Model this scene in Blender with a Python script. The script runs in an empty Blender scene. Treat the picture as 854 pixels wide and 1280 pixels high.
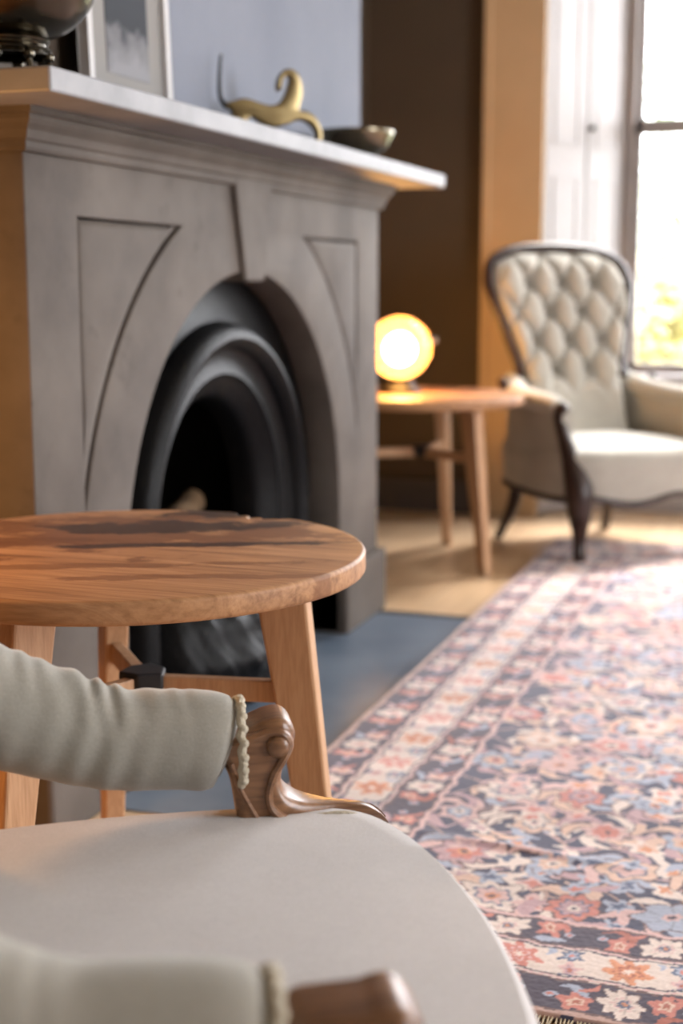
import bpy, bmesh, math, random
import numpy as np
from mathutils import Vector, Matrix
random.seed(7)
rng = np.random.default_rng(11)
sc = bpy.context.scene
COL = sc.collection
PI = math.pi
# ------------------------------------------------------------------ camera
F_PX = 1750.0
cam_d = bpy.data.cameras.new('camera'); cam = bpy.data.objects.new('camera', cam_d); COL.objects.link(cam)
cam_d.sensor_fit = 'VERTICAL'; cam_d.sensor_height = 36.0; cam_d.sensor_width = 24.0
cam_d.lens = F_PX * 36.0 / 1280.0
cam.location = (0, 0, 0.9)
cam.rotation_euler = (math.radians(90 - 9.25), 0, math.radians(19.187))
cam_d.dof.use_dof = True; cam_d.dof.focus_distance = 1.55; cam_d.dof.aperture_fstop = 3.2
cam_d.clip_start = 0.02; cam_d.clip_end = 200
sc.camera = cam
# ------------------------------------------------------------------ world, exposure
SKY = 13.0
w = bpy.data.worlds.new('overcast_sky'); sc.world = w; w.use_nodes = True
bg = w.node_tree.nodes['Background']
bg.inputs['Color'].default_value = (0.95, 0.96, 1.0, 1); bg.inputs['Strength'].default_value = SKY
vs = sc.view_settings
vs.view_transform = 'Standard'; vs.look = 'None'; vs.gamma = 1.0; vs.use_curve_mapping = False
vs.exposure = 0.5
# soft overcast sun coming in at the far windows
sl = bpy.data.lights.new('sun', 'SUN'); sl.energy = 6.5; sl.angle = math.radians(16); sl.color = (1.0, 0.95, 0.9)
so = bpy.data.objects.new('sun', sl); COL.objects.link(so)
so.rotation_euler = Vector((-0.25, -0.55, -0.80)).to_track_quat('-Z', 'Y').to_euler()
so.location = (2, 9, 6)
def portal(loc, rot, sx, sy):
    l = bpy.data.lights.new('window_portal', 'AREA'); l.shape = 'RECTANGLE'; l.size = sx; l.size_y = sy
    l.cycles.is_portal = True
    o = bpy.data.objects.new('window_portal', l); COL.objects.link(o); o.location = loc; o.rotation_euler = rot

# ------------------------------------------------------------------ helpers
def S(r, g, b):
    f = lambda c: (c/255/12.92) if c/255 <= .04045 else ((c/255+.055)/1.055)**2.4
    return (f(r), f(g), f(b), 1)
def mesh_obj(name, verts, faces, mat=None, parent=None, smooth=True):
    me = bpy.data.meshes.new(name); me.from_pydata([tuple(v) for v in verts], [], faces); me.update()
    bm = bmesh.new(); bm.from_mesh(me); bmesh.ops.recalc_face_normals(bm, faces=bm.faces); bm.to_mesh(me); bm.free()
    return link(name, me, mat, parent, smooth)
def link(name, me, mat=None, parent=None, smooth=True, angle=40):
    if mat: me.materials.clear(); me.materials.append(mat)
    o = bpy.data.objects.new(name, me); COL.objects.link(o)
    if parent: o.parent = parent
    if smooth:
        me.polygons.foreach_set('use_smooth', [True]*len(me.polygons))
        try: me.set_sharp_from_angle(angle=math.radians(angle))
        except Exception: pass
    return o
def thing(name, label, cat, loc=(0,0,0), rz=0, group=None):
    o = bpy.data.objects.new(name, None); COL.objects.link(o); o.location = loc; o.rotation_euler = (0,0,rz)
    o.empty_display_size = .05
    return tag(o, label, cat, group)
def tag(o, label, cat, group=None, kind=None):
    o['label'] = label; o['category'] = cat
    if group: o['group'] = group
    if kind: o['kind'] = kind
    return o
def struct(o, label=None):
    o['kind'] = 'structure'
    if label: o['label'] = label
    return o
class MB:
    def __init__(s): s.v = []; s.f = []
    def add(s, v, f):
        n = len(s.v); s.v += [tuple(p) for p in v]; s.f += [tuple(i+n for i in q) for q in f]; return s
    def box(s, x0, x1, y0, y1, z0, z1):
        return s.add([(x0,y0,z0),(x1,y0,z0),(x1,y1,z0),(x0,y1,z0),(x0,y0,z1),(x1,y0,z1),(x1,y1,z1),(x0,y1,z1)],
                     [(0,3,2,1),(4,5,6,7),(0,1,5,4),(1,2,6,5),(2,3,7,6),(3,0,4,7)])
    def hexa(s, p): return s.add(p, [(0,3,2,1),(4,5,6,7),(0,1,5,4),(1,2,6,5),(2,3,7,6),(3,0,4,7)])
    def sweep(s, pts, rad, n=12, cap=True, up=(0,0,1), squash=None, closed=False):
        """tube along pts; rad = number or list of r or (ra, rb): ra sideways, rb along up"""
        P = [Vector(p) for p in pts]; m = len(P)
        if not isinstance(rad, (list, tuple)): rad = [rad]*m
        rings = []
        for i in range(m):
            if closed: t = (P[(i+1) % m]-P[i-1])
            else: t = (P[min(i+1,m-1)]-P[max(i-1,0)])
            t.normalize(); u = Vector(up); u = u - t*u.dot(t)
            if u.length < 1e-4: u = Vector((1,0,0)) - t*t.x
            u.normalize(); sd = t.cross(u)
            r = rad[i]; ra, rb = (r if isinstance(r, (list, tuple)) else (r, r))
            rings.append([P[i] + sd*(ra*math.cos(a)) + u*(rb*math.sin(a)) for a in (2*PI*k/n for k in range(n))])
        base = len(s.v); V = [q for r in rings for q in r]; Fc = []
        for i in range(m if closed else m-1):
            j = (i+1) % m
            for k in range(n):
                k2 = (k+1) % n
                Fc.append((i*n+k, i*n+k2, j*n+k2, j*n+k))
        if cap and not closed: Fc.append(tuple(range(n))[::-1]); Fc.append(tuple((m-1)*n+k for k in range(n)))
        return s.add(V, Fc)
    def lathe(s, prof, c=(0,0,0), n=32):
        V = []; Fc = []; m = len(prof)
        for r, z in prof:
            for k in range(n):
                a = 2*PI*k/n; V.append((c[0]+r*math.cos(a), c[1]+r*math.sin(a), c[2]+z))
        for i in range(m-1):
            for k in range(n):
                k2 = (k+1) % n; Fc.append((i*n+k, i*n+k2, (i+1)*n+k2, (i+1)*n+k))
        return s.add(V, Fc)
    def ball(s, c, r, n=14, sx=1, sy=1, sz=1):
        V = []; Fc = []
        for i in range(n+1):
            ph = PI*i/n
            for k in range(n*2):
                a = PI*k/n; V.append((c[0]+sx*r*math.sin(ph)*math.cos(a), c[1]+sy*r*math.sin(ph)*math.sin(a), c[2]+sz*r*math.cos(ph)))
        N = n*2
        for i in range(n):
            for k in range(N): Fc.append((i*N+k, (i+1)*N+k, (i+1)*N+(k+1) % N, i*N+(k+1) % N))
        return s.add(V, Fc)
    def build(s, name, mat, parent=None, smooth=True, bevel=0, seg=2, subsurf=0, weld=True, angle=40):
        me = bpy.data.meshes.new(name); me.from_pydata(s.v, [], s.f); me.update()
        bm = bmesh.new(); bm.from_mesh(me)
        if weld: bmesh.ops.remove_doubles(bm, verts=bm.verts, dist=1e-5)
        bmesh.ops.recalc_face_normals(bm, faces=bm.faces)
        if bevel:
            es = [e for e in bm.edges if len(e.link_faces) == 2 and e.calc_face_angle(0) > math.radians(25)]
            bmesh.ops.bevel(bm, geom=es, offset=bevel, segments=seg, profile=.5, affect='EDGES', clamp_overlap=True)
        if subsurf:
            pass
        bm.to_mesh(me); bm.free()
        return link(name, me, mat, parent, smooth, angle)
def smooth_path(pts, n=8, closed=False):
    """Catmull-Rom through n-D points"""
    P = [np.array(p, float) for p in pts]; m = len(P); out = []
    rngi = range(m if closed else m-1)
    for i in rngi:
        if closed: p0, p1, p2, p3 = P[i-1], P[i], P[(i+1) % m], P[(i+2) % m]
        else: p0, p1, p2, p3 = P[max(i-1,0)], P[i], P[i+1], P[min(i+2,m-1)]
        for k in range(n):
            t = k/n
            out.append(.5*((2*p1)+(-p0+p2)*t+(2*p0-5*p1+4*p2-p3)*t*t+(-p0+3*p1-3*p2+p3)*t**3))
    if not closed: out.append(P[-1])
    return [tuple(q) for q in out]
def flat_solid(name, loops, depth, bevel, mat, parent=None, mtx=None, seg=2, angle=35):
    """closed 2-D loops (first outer, others holes) extruded to +-depth/2 with a rounded edge"""
    cu = bpy.data.curves.new('tmp', 'CURVE'); cu.dimensions = '2D'; cu.fill_mode = 'BOTH'
    for lp in loops:
        sp = cu.splines.new('POLY'); sp.points.add(len(lp)-1)
        for p, q in zip(sp.points, lp): p.co = (q[0], q[1], 0, 1)
        sp.use_cyclic_u = True
    cu.extrude = depth/2 - bevel; cu.bevel_depth = bevel; cu.bevel_resolution = seg; cu.offset = -bevel
    ob = bpy.data.objects.new('tmp', cu); COL.objects.link(ob)
    dg = bpy.context.evaluated_depsgraph_get(); dg.update()
    me = bpy.data.meshes.new_from_object(ob.evaluated_get(dg)); me.name = name
    bpy.data.objects.remove(ob); bpy.data.curves.remove(cu)
    bm = bmesh.new(); bm.from_mesh(me); bmesh.ops.remove_doubles(bm, verts=bm.verts, dist=1e-5)
    bmesh.ops.recalc_face_normals(bm, faces=bm.faces); bm.to_mesh(me); bm.free()
    if mtx: me.transform(mtx)
    return link(name, me, mat, parent, True, angle)
def YZ(x):   # local (a, b, c) -> world (x + c, a, b)
    return Matrix(((0,0,1,x),(1,0,0,0),(0,1,0,0),(0,0,0,1)))
def XZ(y=0):  # local (a, b, c) -> (a, y - c, b)
    return Matrix(((1,0,0,0),(0,0,-1,y),(0,1,0,0),(0,0,0,1)))

# ------------------------------------------------------------------ materials
def mat(name, col, rough=.6, metal=0, spec=.5, sheen=0, coat=0):
    m = bpy.data.materials.new(name); m.use_nodes = True
    b = m.node_tree.nodes['Principled BSDF']
    b.inputs['Base Color'].default_value = col; b.inputs['Roughness'].default_value = rough
    b.inputs['Metallic'].default_value = metal; b.inputs['Specular IOR Level'].default_value = spec
    if sheen: b.inputs['Sheen Weight'].default_value = sheen; b.inputs['Sheen Roughness'].default_value = .5
    if coat: b.inputs['Coat Weight'].default_value = coat; b.inputs['Coat Roughness'].default_value = .25
    return m
def nd(m, typ, **kw):
    n = m.node_tree.nodes.new(typ)
    for k, v in kw.items():
        if k in n.inputs.keys(): n.inputs[k].default_value = v
        else: setattr(n, k, v)
    return n
def lk(m, a, b): m.node_tree.links.new(a, b)
def bsdf(m): return m.node_tree.nodes['Principled BSDF']
def coords(m, scale=(1,1,1), rot=(0,0,0), kind='Object', loc=(0,0,0)):
    tc = nd(m, 'ShaderNodeTexCoord'); mp = nd(m, 'ShaderNodeMapping')
    mp.inputs['Scale'].default_value = scale; mp.inputs['Rotation'].default_value = rot; mp.inputs['Location'].default_value = loc
    lk(m, tc.outputs[kind], mp.inputs['Vector']); return mp.outputs['Vector']
def ramp(m, fac, stops):
    r = nd(m, 'ShaderNodeValToRGB'); e = r.color_ramp.elements
    while len(e) < len(stops): e.new(.5)
    for q, (p, c) in zip(e, stops): q.position = p; q.color = c
    lk(m, fac, r.inputs['Fac']); return r.outputs['Color']
def noise(m, vec, scale, detail=4, rough=.55, dist=0):
    n = nd(m, 'ShaderNodeTexNoise'); n.inputs['Scale'].default_value = scale; n.inputs['Detail'].default_value = detail
    n.inputs['Roughness'].default_value = rough; n.inputs['Distortion'].default_value = dist
    lk(m, vec, n.inputs['Vector']); return n.outputs['Fac']
def bump(m, h, strength=.2, dist=.01):
    b = nd(m, 'ShaderNodeBump'); b.inputs['Strength'].default_value = strength; b.inputs['Distance'].default_value = dist
    lk(m, h, b.inputs['Height']); lk(m, b.outputs['Normal'], bsdf(m).inputs['Normal'])
def mixc(m, fac, a, b, mode='MIX'):
    x = nd(m, 'ShaderNodeMix'); x.data_type = 'RGBA'; x.blend_type = mode
    if isinstance(fac, (int, float)): x.inputs[0].default_value = fac
    else: lk(m, fac, x.inputs[0])
    for s, v in ((6, a), (7, b)):
        if isinstance(v, tuple): x.inputs[s].default_value = v
        else: lk(m, v, x.inputs[s])
    return x.outputs[2]
def mottled(name, c1, c2, scale=6, rough=.6, bstr=.1, bscale=60, sheen=0, spec=.5, metal=0, coat=0):
    m = mat(name, c1, rough, metal, spec, sheen, coat); v = coords(m)
    lk(m, ramp(m, noise(m, v, scale, 6), [(.3, c1), (.7, c2)]), bsdf(m).inputs['Base Color'])
    if bstr: bump(m, noise(m, v, bscale, 3), bstr, .004)
    return m
def wood(name, c_dark, c_mid, c_light, axis='X', rough=.45, fine=1.0, spec=.4, coat=0):
    m = mat(name, c_mid, rough, 0, spec, 0, coat)
    sc_ = {'X': (1.5, 22, 22), 'Y': (22, 1.5, 22), 'Z': (22, 22, 1.5)}[axis]
    v = coords(m, tuple(q*fine for q in sc_))
    a = noise(m, v, 1.6, 6, .6, .6)
    c = ramp(m, a, [(.28, c_dark), (.5, c_mid), (.72, c_light)])
    v2 = coords(m, tuple(q*5*fine for q in sc_)); b = noise(m, v2, 2.2, 3)
    lk(m, mixc(m, .35, c, ramp(m, b, [(.35, c_dark), (.6, c_light)]), 'MULTIPLY' if False else 'MIX'), bsdf(m).inputs['Base Color'])
    bump(m, b, .12, .002)
    return m
def fabric(name, c1, c2, sheen=.25, weave=900):
    m = mat(name, c1, .92, 0, .15, sheen)
    v = coords(m); a = noise(m, v, 7, 4); vw = coords(m, (1, 1, 1)); n2 = noise(m, vw, weave*.45, 2)
    vb = coords(m, (weave*.12, weave*.55, weave*.55)); n3 = noise(m, vb, 1.0, 2)
    base = ramp(m, a, [(.3, c1), (.7, c2)])
    fine = mixc(m, .5, ramp(m, n2, [(.3, (.7,.7,.7,1)), (.7, (1.1,1.1,1.1,1))]), ramp(m, n3, [(.3, (.8,.8,.8,1)), (.7, (1.08,1.08,1.08,1))]))
    lk(m, mixc(m, .55, base, fine, 'MULTIPLY'), bsdf(m).inputs['Base Color'])
    bump(m, n2, .25, .001)
    return m
M = {}
M['stone'] = mottled('grey_marble', S(70,63,58), S(99,91,84), 4, .75, .06, 90, spec=.25)
def stone_stains(m):
    b = bsdf(m); old = b.inputs['Base Color'].links[0].from_socket
    v = coords(m); a = noise(m, v, 14, 5, .6)
    lk(m, mixc(m, ramp(m, a, [(.60, (0,0,0,1)), (.74, (.55,.55,.55,1))]), old, S(68,60,54)), b.inputs['Base Color'])
stone_stains(M['stone'])
M['shelf_stone'] = mottled('pale_marble', S(112,112,115), S(136,136,139), 8, .55, .03, 80, spec=.35)
M['iron'] = mottled('black_cast_iron', S(5,5,6), S(11,11,12), 20, .45, .5, 120, spec=.16)
M['soot'] = mat('soot', S(9,8,8), .95)
M['slate'] = mottled('blue_slate', S(84,97,113), S(116,127,140), 4, .40, .15, 25)
M['slate_edge'] = mat('dark_slate_edge', S(28,28,28), .6)
M['brown_wall'] = mottled('dark_brown_paint', S(58,47,35), S(64,52,40), 3, .7, .03, 200)
M['plaster'] = mottled('pale_plaster', S(186,178,166), S(196,188,176), 2, .8, .03, 100)
M['white_paint'] = mottled('off_white_paint', S(134,127,125), S(144,137,135), 3, .4, .02, 100)
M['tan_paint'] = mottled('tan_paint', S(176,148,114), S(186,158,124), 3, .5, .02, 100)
M['base_paint'] = mat('baseboard_paint', S(76,70,66), .5)
M['glass'] = None
m = bpy.data.materials.new('window_glass'); m.use_nodes = True; nt = m.node_tree; nt.nodes.clear()
o_ = nt.nodes.new('ShaderNodeOutputMaterial'); t_ = nt.nodes.new('ShaderNodeBsdfTransparent'); g_ = nt.nodes.new('ShaderNodeBsdfGlossy')
g_.inputs['Roughness'].default_value = .02; mx = nt.nodes.new('ShaderNodeMixShader'); mx.inputs[0].default_value = .05
nt.links.new(t_.outputs[0], mx.inputs[1]); nt.links.new(g_.outputs[0], mx.inputs[2]); nt.links.new(mx.outputs[0], o_.inputs[0]); M['glass'] = m
# oak floor boards
m = mat('oak_floor', S(190,150,110), .34, 0, .5, 0, .25)
v = coords(m, (1,1,1), (0,0,PI/2))
bk = nd(m, 'ShaderNodeTexBrick'); lk(m, v, bk.inputs['Vector'])
bk.offset = .43; bk.inputs['Scale'].default_value = 1.0; bk.inputs['Brick Width'].default_value = 2.1; bk.inputs['Row Height'].default_value = .15
bk.inputs['Mortar Size'].default_value = .0018; bk.inputs['Mortar Smooth'].default_value = .3; bk.inputs['Bias'].default_value = 0
bk.inputs['Color1'].default_value = S(206,176,142); bk.inputs['Color2'].default_value = S(192,160,124); bk.inputs['Mortar'].default_value = S(90,64,42)
gr = noise(m, coords(m, (40, 2.0, 1)), 1.5, 5)
lk(m, mixc(m, .4, bk.outputs['Color'], ramp(m, gr, [(.3, S(176,142,106)), (.7, S(222,194,160))])), bsdf(m).inputs['Base Color'])
M['floor'] = m
M['linen'] = fabric('grey_beige_linen', S(180,176,175), S(192,188,187), .2)
M['linen_arm'] = fabric('grey_linen', S(142,139,130), S(156,152,143), .3)
M['velvet'] = fabric('sage_grey_upholstery', S(158,154,144), S(174,170,160), .35, 400)
M['walnut'] = wood('carved_walnut', S(72,46,30), S(116,80,53), S(144,105,74), 'X', .36, 1.2, .5, .15)
M['dark_wood'] = wood('dark_mahogany', S(22,12,9), S(38,21,15), S(54,32,23), 'Z', .38, 1.5, .4, .1)
M['leg_oak'] = wood('pale_oak', S(158,118,84), S(180,140,104), S(196,158,122), 'Z', .45, 1.6, .4)
M['braid'] = mottled('cream_braid', S(168,158,138), S(190,182,164), 60, .9, .6, 300)
M['rubber'] = mat('black_joint', S(26,28,32), .5)
M['brass'] = mottled('aged_brass', (.17,.125,.06,1), (.26,.20,.10,1), 12, .3, .05, 60, metal=1)
M['bronze'] = mottled('dark_bronze', (.10,.085,.06,1), (.20,.17,.12,1), 9, .26, .05, 60, metal=1)
M['silver'] = mottled('tarnished_silver', (.07,.06,.045,1), (.13,.115,.085,1), 7, .22, .04, 60, metal=1)
M['canvas'] = mottled('grey_blue_canvas', S(112,117,129), S(126,130,141), 2.2, .9, .05, 300, spec=.15)
M['bark'] = mottled('log_bark', S(76,58,40), S(112,88,62), 14, .9, .4, 60)
# elm table top with a burr
m = mat('elm_top', S(176,122,74), .5, 0, .3, 0, 0)
v = coords(m, (1,1,1), (0,0,math.radians(-24)))
sep = nd(m, 'ShaderNodeSeparateXYZ'); lk(m, v, sep.inputs[0])
vg = coords(m, (2.2, 26, 26), (0,0,math.radians(-24)))
g1 = noise(m, vg, 1.0, 7, .62, 1.2)
vg2 = coords(m, (9, 160, 160), (0,0,math.radians(-24))); g2 = noise(m, vg2, 1.0, 3)
c = ramp(m, g1, [(.26, S(88,56,35)), (.42, S(142,101,68)), (.58, S(172,128,90)), (.78, S(194,152,114))])
c = mixc(m, .3, c, ramp(m, g2, [(.3, S(100,66,42)), (.65, S(178,136,98))]))
# dark heartwood streak and burr stain (shape of their own)
def streak(cx, cy, lx, ly, wob):
    sx_ = nd(m, 'ShaderNodeMapping'); sx_.inputs['Location'].default_value = (-cx/lx-wob, -cy/ly-wob, 0); sx_.inputs['Scale'].default_value = (1/lx, 1/ly, 0)
    lk(m, v, sx_.inputs['Vector'])
    nz = nd(m, 'ShaderNodeTexNoise'); nz.inputs['Scale'].default_value = 6.5; nz.inputs['Detail'].default_value = 7; nz.inputs['Roughness'].default_value = .62; lk(m, v, nz.inputs['Vector'])
    ad = nd(m, 'ShaderNodeVectorMath', operation='MULTIPLY_ADD')
    lk(m, nz.outputs['Color'], ad.inputs[0]); ad.inputs[1].default_value = (2*wob, 2*wob, 0); lk(m, sx_.outputs[0], ad.inputs[2])
    gd = nd(m, 'ShaderNodeTexGradient'); gd.gradient_type = 'SPHERICAL'; lk(m, ad.outputs[0], gd.inputs['Vector']); return gd.outputs['Fac']
STREAKS = [(.0,.13,.34,.16,2.4,S(100,62,38),.75),(.09,.165,.20,.05,2.4,S(50,32,22),.9),(.13,.27,.10,.055,2.0,S(40,26,19),.9),(.09,.015,.24,.022,1.6,S(58,36,24),.95),(-.16,.05,.2,.045,2.0,S(96,60,36),.8),(-.05,-.12,.30,.024,1.6,S(112,74,46),.7),(.1,-.2,.25,.018,1.6,S(118,78,50),.7)]
for (cx, cy, lx, ly, wob, colr, amt) in STREAKS:
    fc = streak(cx, cy, lx, ly, wob)
    fa = nd(m, 'ShaderNodeMath', operation='MULTIPLY_ADD'); lk(m, g1, fa.inputs[0]); fa.inputs[1].default_value = -.75; fa.inputs[2].default_value = .375
    fb_ = nd(m, 'ShaderNodeMath', operation='ADD'); lk(m, fa.outputs[0], fb_.inputs[0]); lk(m, fc, fb_.inputs[1])
    fm_ = nd(m, 'ShaderNodeMath', operation='MULTIPLY'); lk(m, fc, fm_.inputs[0]); fm_.inputs[1].default_value = 3.0; fm_.use_clamp = True
    fx_ = nd(m, 'ShaderNodeMath', operation='MULTIPLY'); lk(m, fb_.outputs[0], fx_.inputs[0]); lk(m, fm_.outputs[0], fx_.inputs[1])
    c = mixc(m, ramp(m, fx_.outputs[0], [(.0, (0,0,0,1)), (.32, (amt,amt,amt,1))]), c, colr)
lk(m, c, bsdf(m).inputs['Base Color']); bump(m, g2, .08, .002)
M['elm'] = m
# amber glass lamp shell: lets light through and glows by scattering what the bulb inside gives
m = bpy.data.materials.new('amber_glass'); m.use_nodes = True; nt = m.node_tree; nt.nodes.clear()
o_ = nt.nodes.new('ShaderNodeOutputMaterial'); t_ = nt.nodes.new('ShaderNodeBsdfTransparent'); t_.inputs[0].default_value = (1,.78,.44,1)
tl = nt.nodes.new('ShaderNodeBsdfTranslucent'); tl.inputs[0].default_value = (1,.55,.24,1)
gl = nt.nodes.new('ShaderNodeBsdfGlossy'); gl.inputs['Roughness'].default_value = .08
m1 = nt.nodes.new('ShaderNodeMixShader'); m1.inputs[0].default_value = .17; m2 = nt.nodes.new('ShaderNodeMixShader'); m2.inputs[0].default_value = .05
nt.links.new(t_.outputs[0], m1.inputs[1]); nt.links.new(tl.outputs[0], m1.inputs[2]); nt.links.new(m1.outputs[0], m2.inputs[1]); nt.links.new(gl.outputs[0], m2.inputs[2]); nt.links.new(m2.outputs[0], o_.inputs[0])
M['amber'] = m
def emis(name, col, st):
    m = bpy.data.materials.new(name); m.use_nodes = True; nt = m.node_tree; nt.nodes.clear()
    o_ = nt.nodes.new('ShaderNodeOutputMaterial'); e = nt.nodes.new('ShaderNodeEmission'); e.inputs[0].default_value = col; e.inputs[1].default_value = st
    nt.links.new(e.outputs[0], o_.inputs[0]); return m
M['bulb'] = emis('lamp_bulb', (1, .62, .26, 1), 130)
M['dark_metal'] = mat('black_metal', S(22,20,20), .35, .6)
M['chrome'] = mat('polished_steel', S(200,200,200), .15, 1)

# ------------------------------------------------------------------ dimensions
X0 = -1.167            # front plane of the fireplace
XB = -1.275            # chimney breast
XA = -1.75             # alcove back wall
YW = 5.35              # window wall
XR, YF, ZC = 3.6, -3.0, 3.1
YL, YR = 1.892, 3.655  # fireplace ends
YC, ZA, RA = 2.765, .35, .575
# ------------------------------------------------------------------ setting
b = MB().box(XA-.2, XR+.2, YF-.2, 5.9, -.05, 0); struct(b.build('floor', M['floor'], smooth=False), 'pale oak board floor')
b = MB().box(XA-.2, XR+.2, YF-.2, 5.9, ZC, ZC+.1); struct(b.build('ceiling', M['plaster'], smooth=False), 'pale ceiling')
# chimney breast with the hole for the fire
br = flat_solid('wall_left', [[(1.80,0),(3.80,0),(3.80,ZC),(1.80,ZC)], [(YC-.46,.02),(YC+.46,.02),(YC+.46,.9),(YC-.46,.9)]], .10, .001, M['brown_wall'], None, YZ(XB-.05))
struct(br, 'dark brown chimney breast wall')
b = MB().box(XA, XB-.10, 1.80, 1.90, 0, ZC).box(XA, XB-.10, 3.70, 3.80, 0, ZC); b.build('breast_return', M['brown_wall'], br, smooth=False)
b = MB().box(XA-.1, XA, YF, YW+.4, 0, ZC); b.build('alcove_back', M['brown_wall'], br, smooth=False)
# window wall: piers, spandrels below and above
WIN = [(-.15, .90, .655), (2.15, 1.10, .855)]     # centre, half width at room side, half width at the sash
wz0, wz1 = .52, 2.75
b = MB(); xs = XA
for cx, hw, hs in WIN:
    b.box(xs, cx-hw, YW, 5.85, 0, ZC); b.box(cx-hw, cx+hw, YW, 5.85, wz1, ZC); b.box(cx-hw, cx+hw, 5.62, 5.85, 0, wz0-.03); xs = cx+hw
b.box(xs, XR, YW, 5.85, 0, ZC)
wb = struct(b.build('wall_back', M['brown_wall'], smooth=False), 'dark brown wall around the windows')
RW = [(1.9, .9)]
b = MB(); ys = YW
for cy, hw in RW:
    b.box(XR, XR+.3, cy+hw, ys, 0, ZC).box(XR, XR+.3, cy-hw, cy+hw, 0, .5).box(XR, XR+.3, cy-hw, cy+hw, 2.75, ZC); ys = cy-hw
b.box(XR, XR+.3, YF, ys, 0, ZC)
struct(b.build('wall_right', M['plaster'], smooth=False), 'pale wall out of the picture')
b = MB().box(XA, XR, YF-.1, YF, 0, ZC); struct(b.build('wall_front', M['plaster'], smooth=False), 'pale wall behind the viewer')
b = MB().box(XA, -1.28, YW-.02, YW, 0, .13); struct(b.build('baseboard_back', M['base_paint'], smooth=False, bevel=.004), 'dark baseboard of the alcove')
b = MB().box(XA, XA+.02, 3.80, YW-.02, 0, .13); struct(b.build('baseboard_left', M['base_paint'], smooth=False, bevel=.004), 'dark baseboard in the alcove recess')
# architraves beside the first window
def architrave(name, x0, x1):
    bb = MB().box(x0, x1, YW-.035, YW, 0, ZC-.05).box(x0, x0+.03, YW-.05, YW-.035, 0, ZC-.05)
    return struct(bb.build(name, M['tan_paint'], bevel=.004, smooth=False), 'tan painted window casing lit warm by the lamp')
architrave('trim_1', -1.283, -1.052); architrave('trim_2', .752, .98)
# windows: splayed shutters, sashes, panes, sill
for wi, (cx, hw, hs) in enumerate(WIN):
    win = bpy.data.objects.new('window_%d' % (wi+1), None); COL.objects.link(win); struct(win, 'tall sash window with folded off-white shutters')
    win.location = (cx, 5.75, 0)
    for sgn in (-1, 1):
        A = Vector((sgn*hw, YW-5.75-.02, 0)); B_ = Vector((sgn*hs, 0, 0)); dv = (B_-A)/2; nrm = Vector((-sgn*abs(dv.y), -abs(dv.x), 0)).normalized()
        for k in range(2):
            p = A+dv*k; q = A+dv*(k+1); e = dv.normalized()*.004; p = p+e; q = q-e
            def quad(bb, f0, f1, z0, z1, d0, d1):
                a0 = p+(q-p)*f0; a1 = p+(q-p)*f1
                pts = [a0+nrm*d0, a1+nrm*d0, a1+nrm*d1, a0+nrm*d1]
                bb.hexa([(t.x, t.y, z0) for t in pts]+[(t.x, t.y, z1) for t in pts])
            bb = MB(); quad(bb, 0, 1, .02, wz1, -.03, 0)
            lf = bb.build('shutter_leaf', M['white_paint'], win, smooth=False, bevel=.003)
            for z0, z1 in ((.12, 1.30), (1.42, 2.62)):
                bb = MB()
                for f0, f1, zz0, zz1 in ((.2,.24,z0,z1),(.76,.8,z0,z1),(.2,.8,z0,z0+.012),(.2,.8,z1-.012,z1)): quad(bb, f0, f1, zz0, zz1, .0, .003)
                bb.build('panel_moulding', M['white_paint'], lf, smooth=False)
            if k == 1:
                kc = p+(q-p)*.05+nrm*.012
                MB().ball((kc.x, kc.y, 1.49), .012, 8).build('knob', M['dark_metal'], lf)
        # back of the splay so no light leaks round the leaves
    fr = MB()
    fr.box(-hs-.01, -hs+.03, -.02, .06, wz0, wz1).box(hs-.03, hs+.01, -.02, .06, wz0, wz1).box(-hs, hs, -.02, .06, wz1-.05, wz1)
    fr.build('window_frame', M['white_paint'], win, smooth=False, bevel=.004)
    MB().box(-hs-.05, hs+.05, -.14, .08, wz0-.02, wz0+.025).build('window_sill', M['white_paint'], win, smooth=False, bevel=.006)
    zm = 1.52
    for z0, z1, yo in ((wz0+.025, zm, .0), (zm-.02, wz1-.05, .03)):
        sb = MB().box(-hs+.03, -hs+.06, yo-.01, yo+.025, z0, z1).box(hs-.06, hs-.03, yo-.01, yo+.025, z0, z1).box(-hs+.03, hs-.03, yo-.01, yo+.025, z1-.04, z1).box(-hs+.03, hs-.03, yo-.01, yo+.025, z0, z0+.04)
        s_ = sb.build('sash', M['white_paint'], win, smooth=False, bevel=.003)
        MB().box(-hs+.06, hs-.06, yo+.004, yo+.008, z0+.04, z1-.04).build('pane', M['glass'], s_, smooth=False)
    MB().box(-hw+.02, hw-.02, -.135, -.115, 0, wz0-.02).build('apron_panel', M['white_paint'], win, smooth=False, bevel=.003)
    portal((cx, 5.90, (wz0+wz1)/2), (math.radians(-90), 0, 0), 2*hs, wz1-wz0)
for cy, hw in RW:
    portal((XR+.32, cy, 1.6), (0, math.radians(90), 0), 2.25, 2*hw)
# hearth
hb = MB().box(-1.75, -.80, 2.06, 3.60, -.02, .003).build('hearth_slab', M['slate'], smooth=False)
tag(hb, 'blue-grey slate hearth slab in front of the fireplace', 'hearth')
MB().box(-1.16, -.80, 3.60, 3.635, -.02, .004).build('border_strip', M['slate_edge'], hb, smooth=False)

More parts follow.
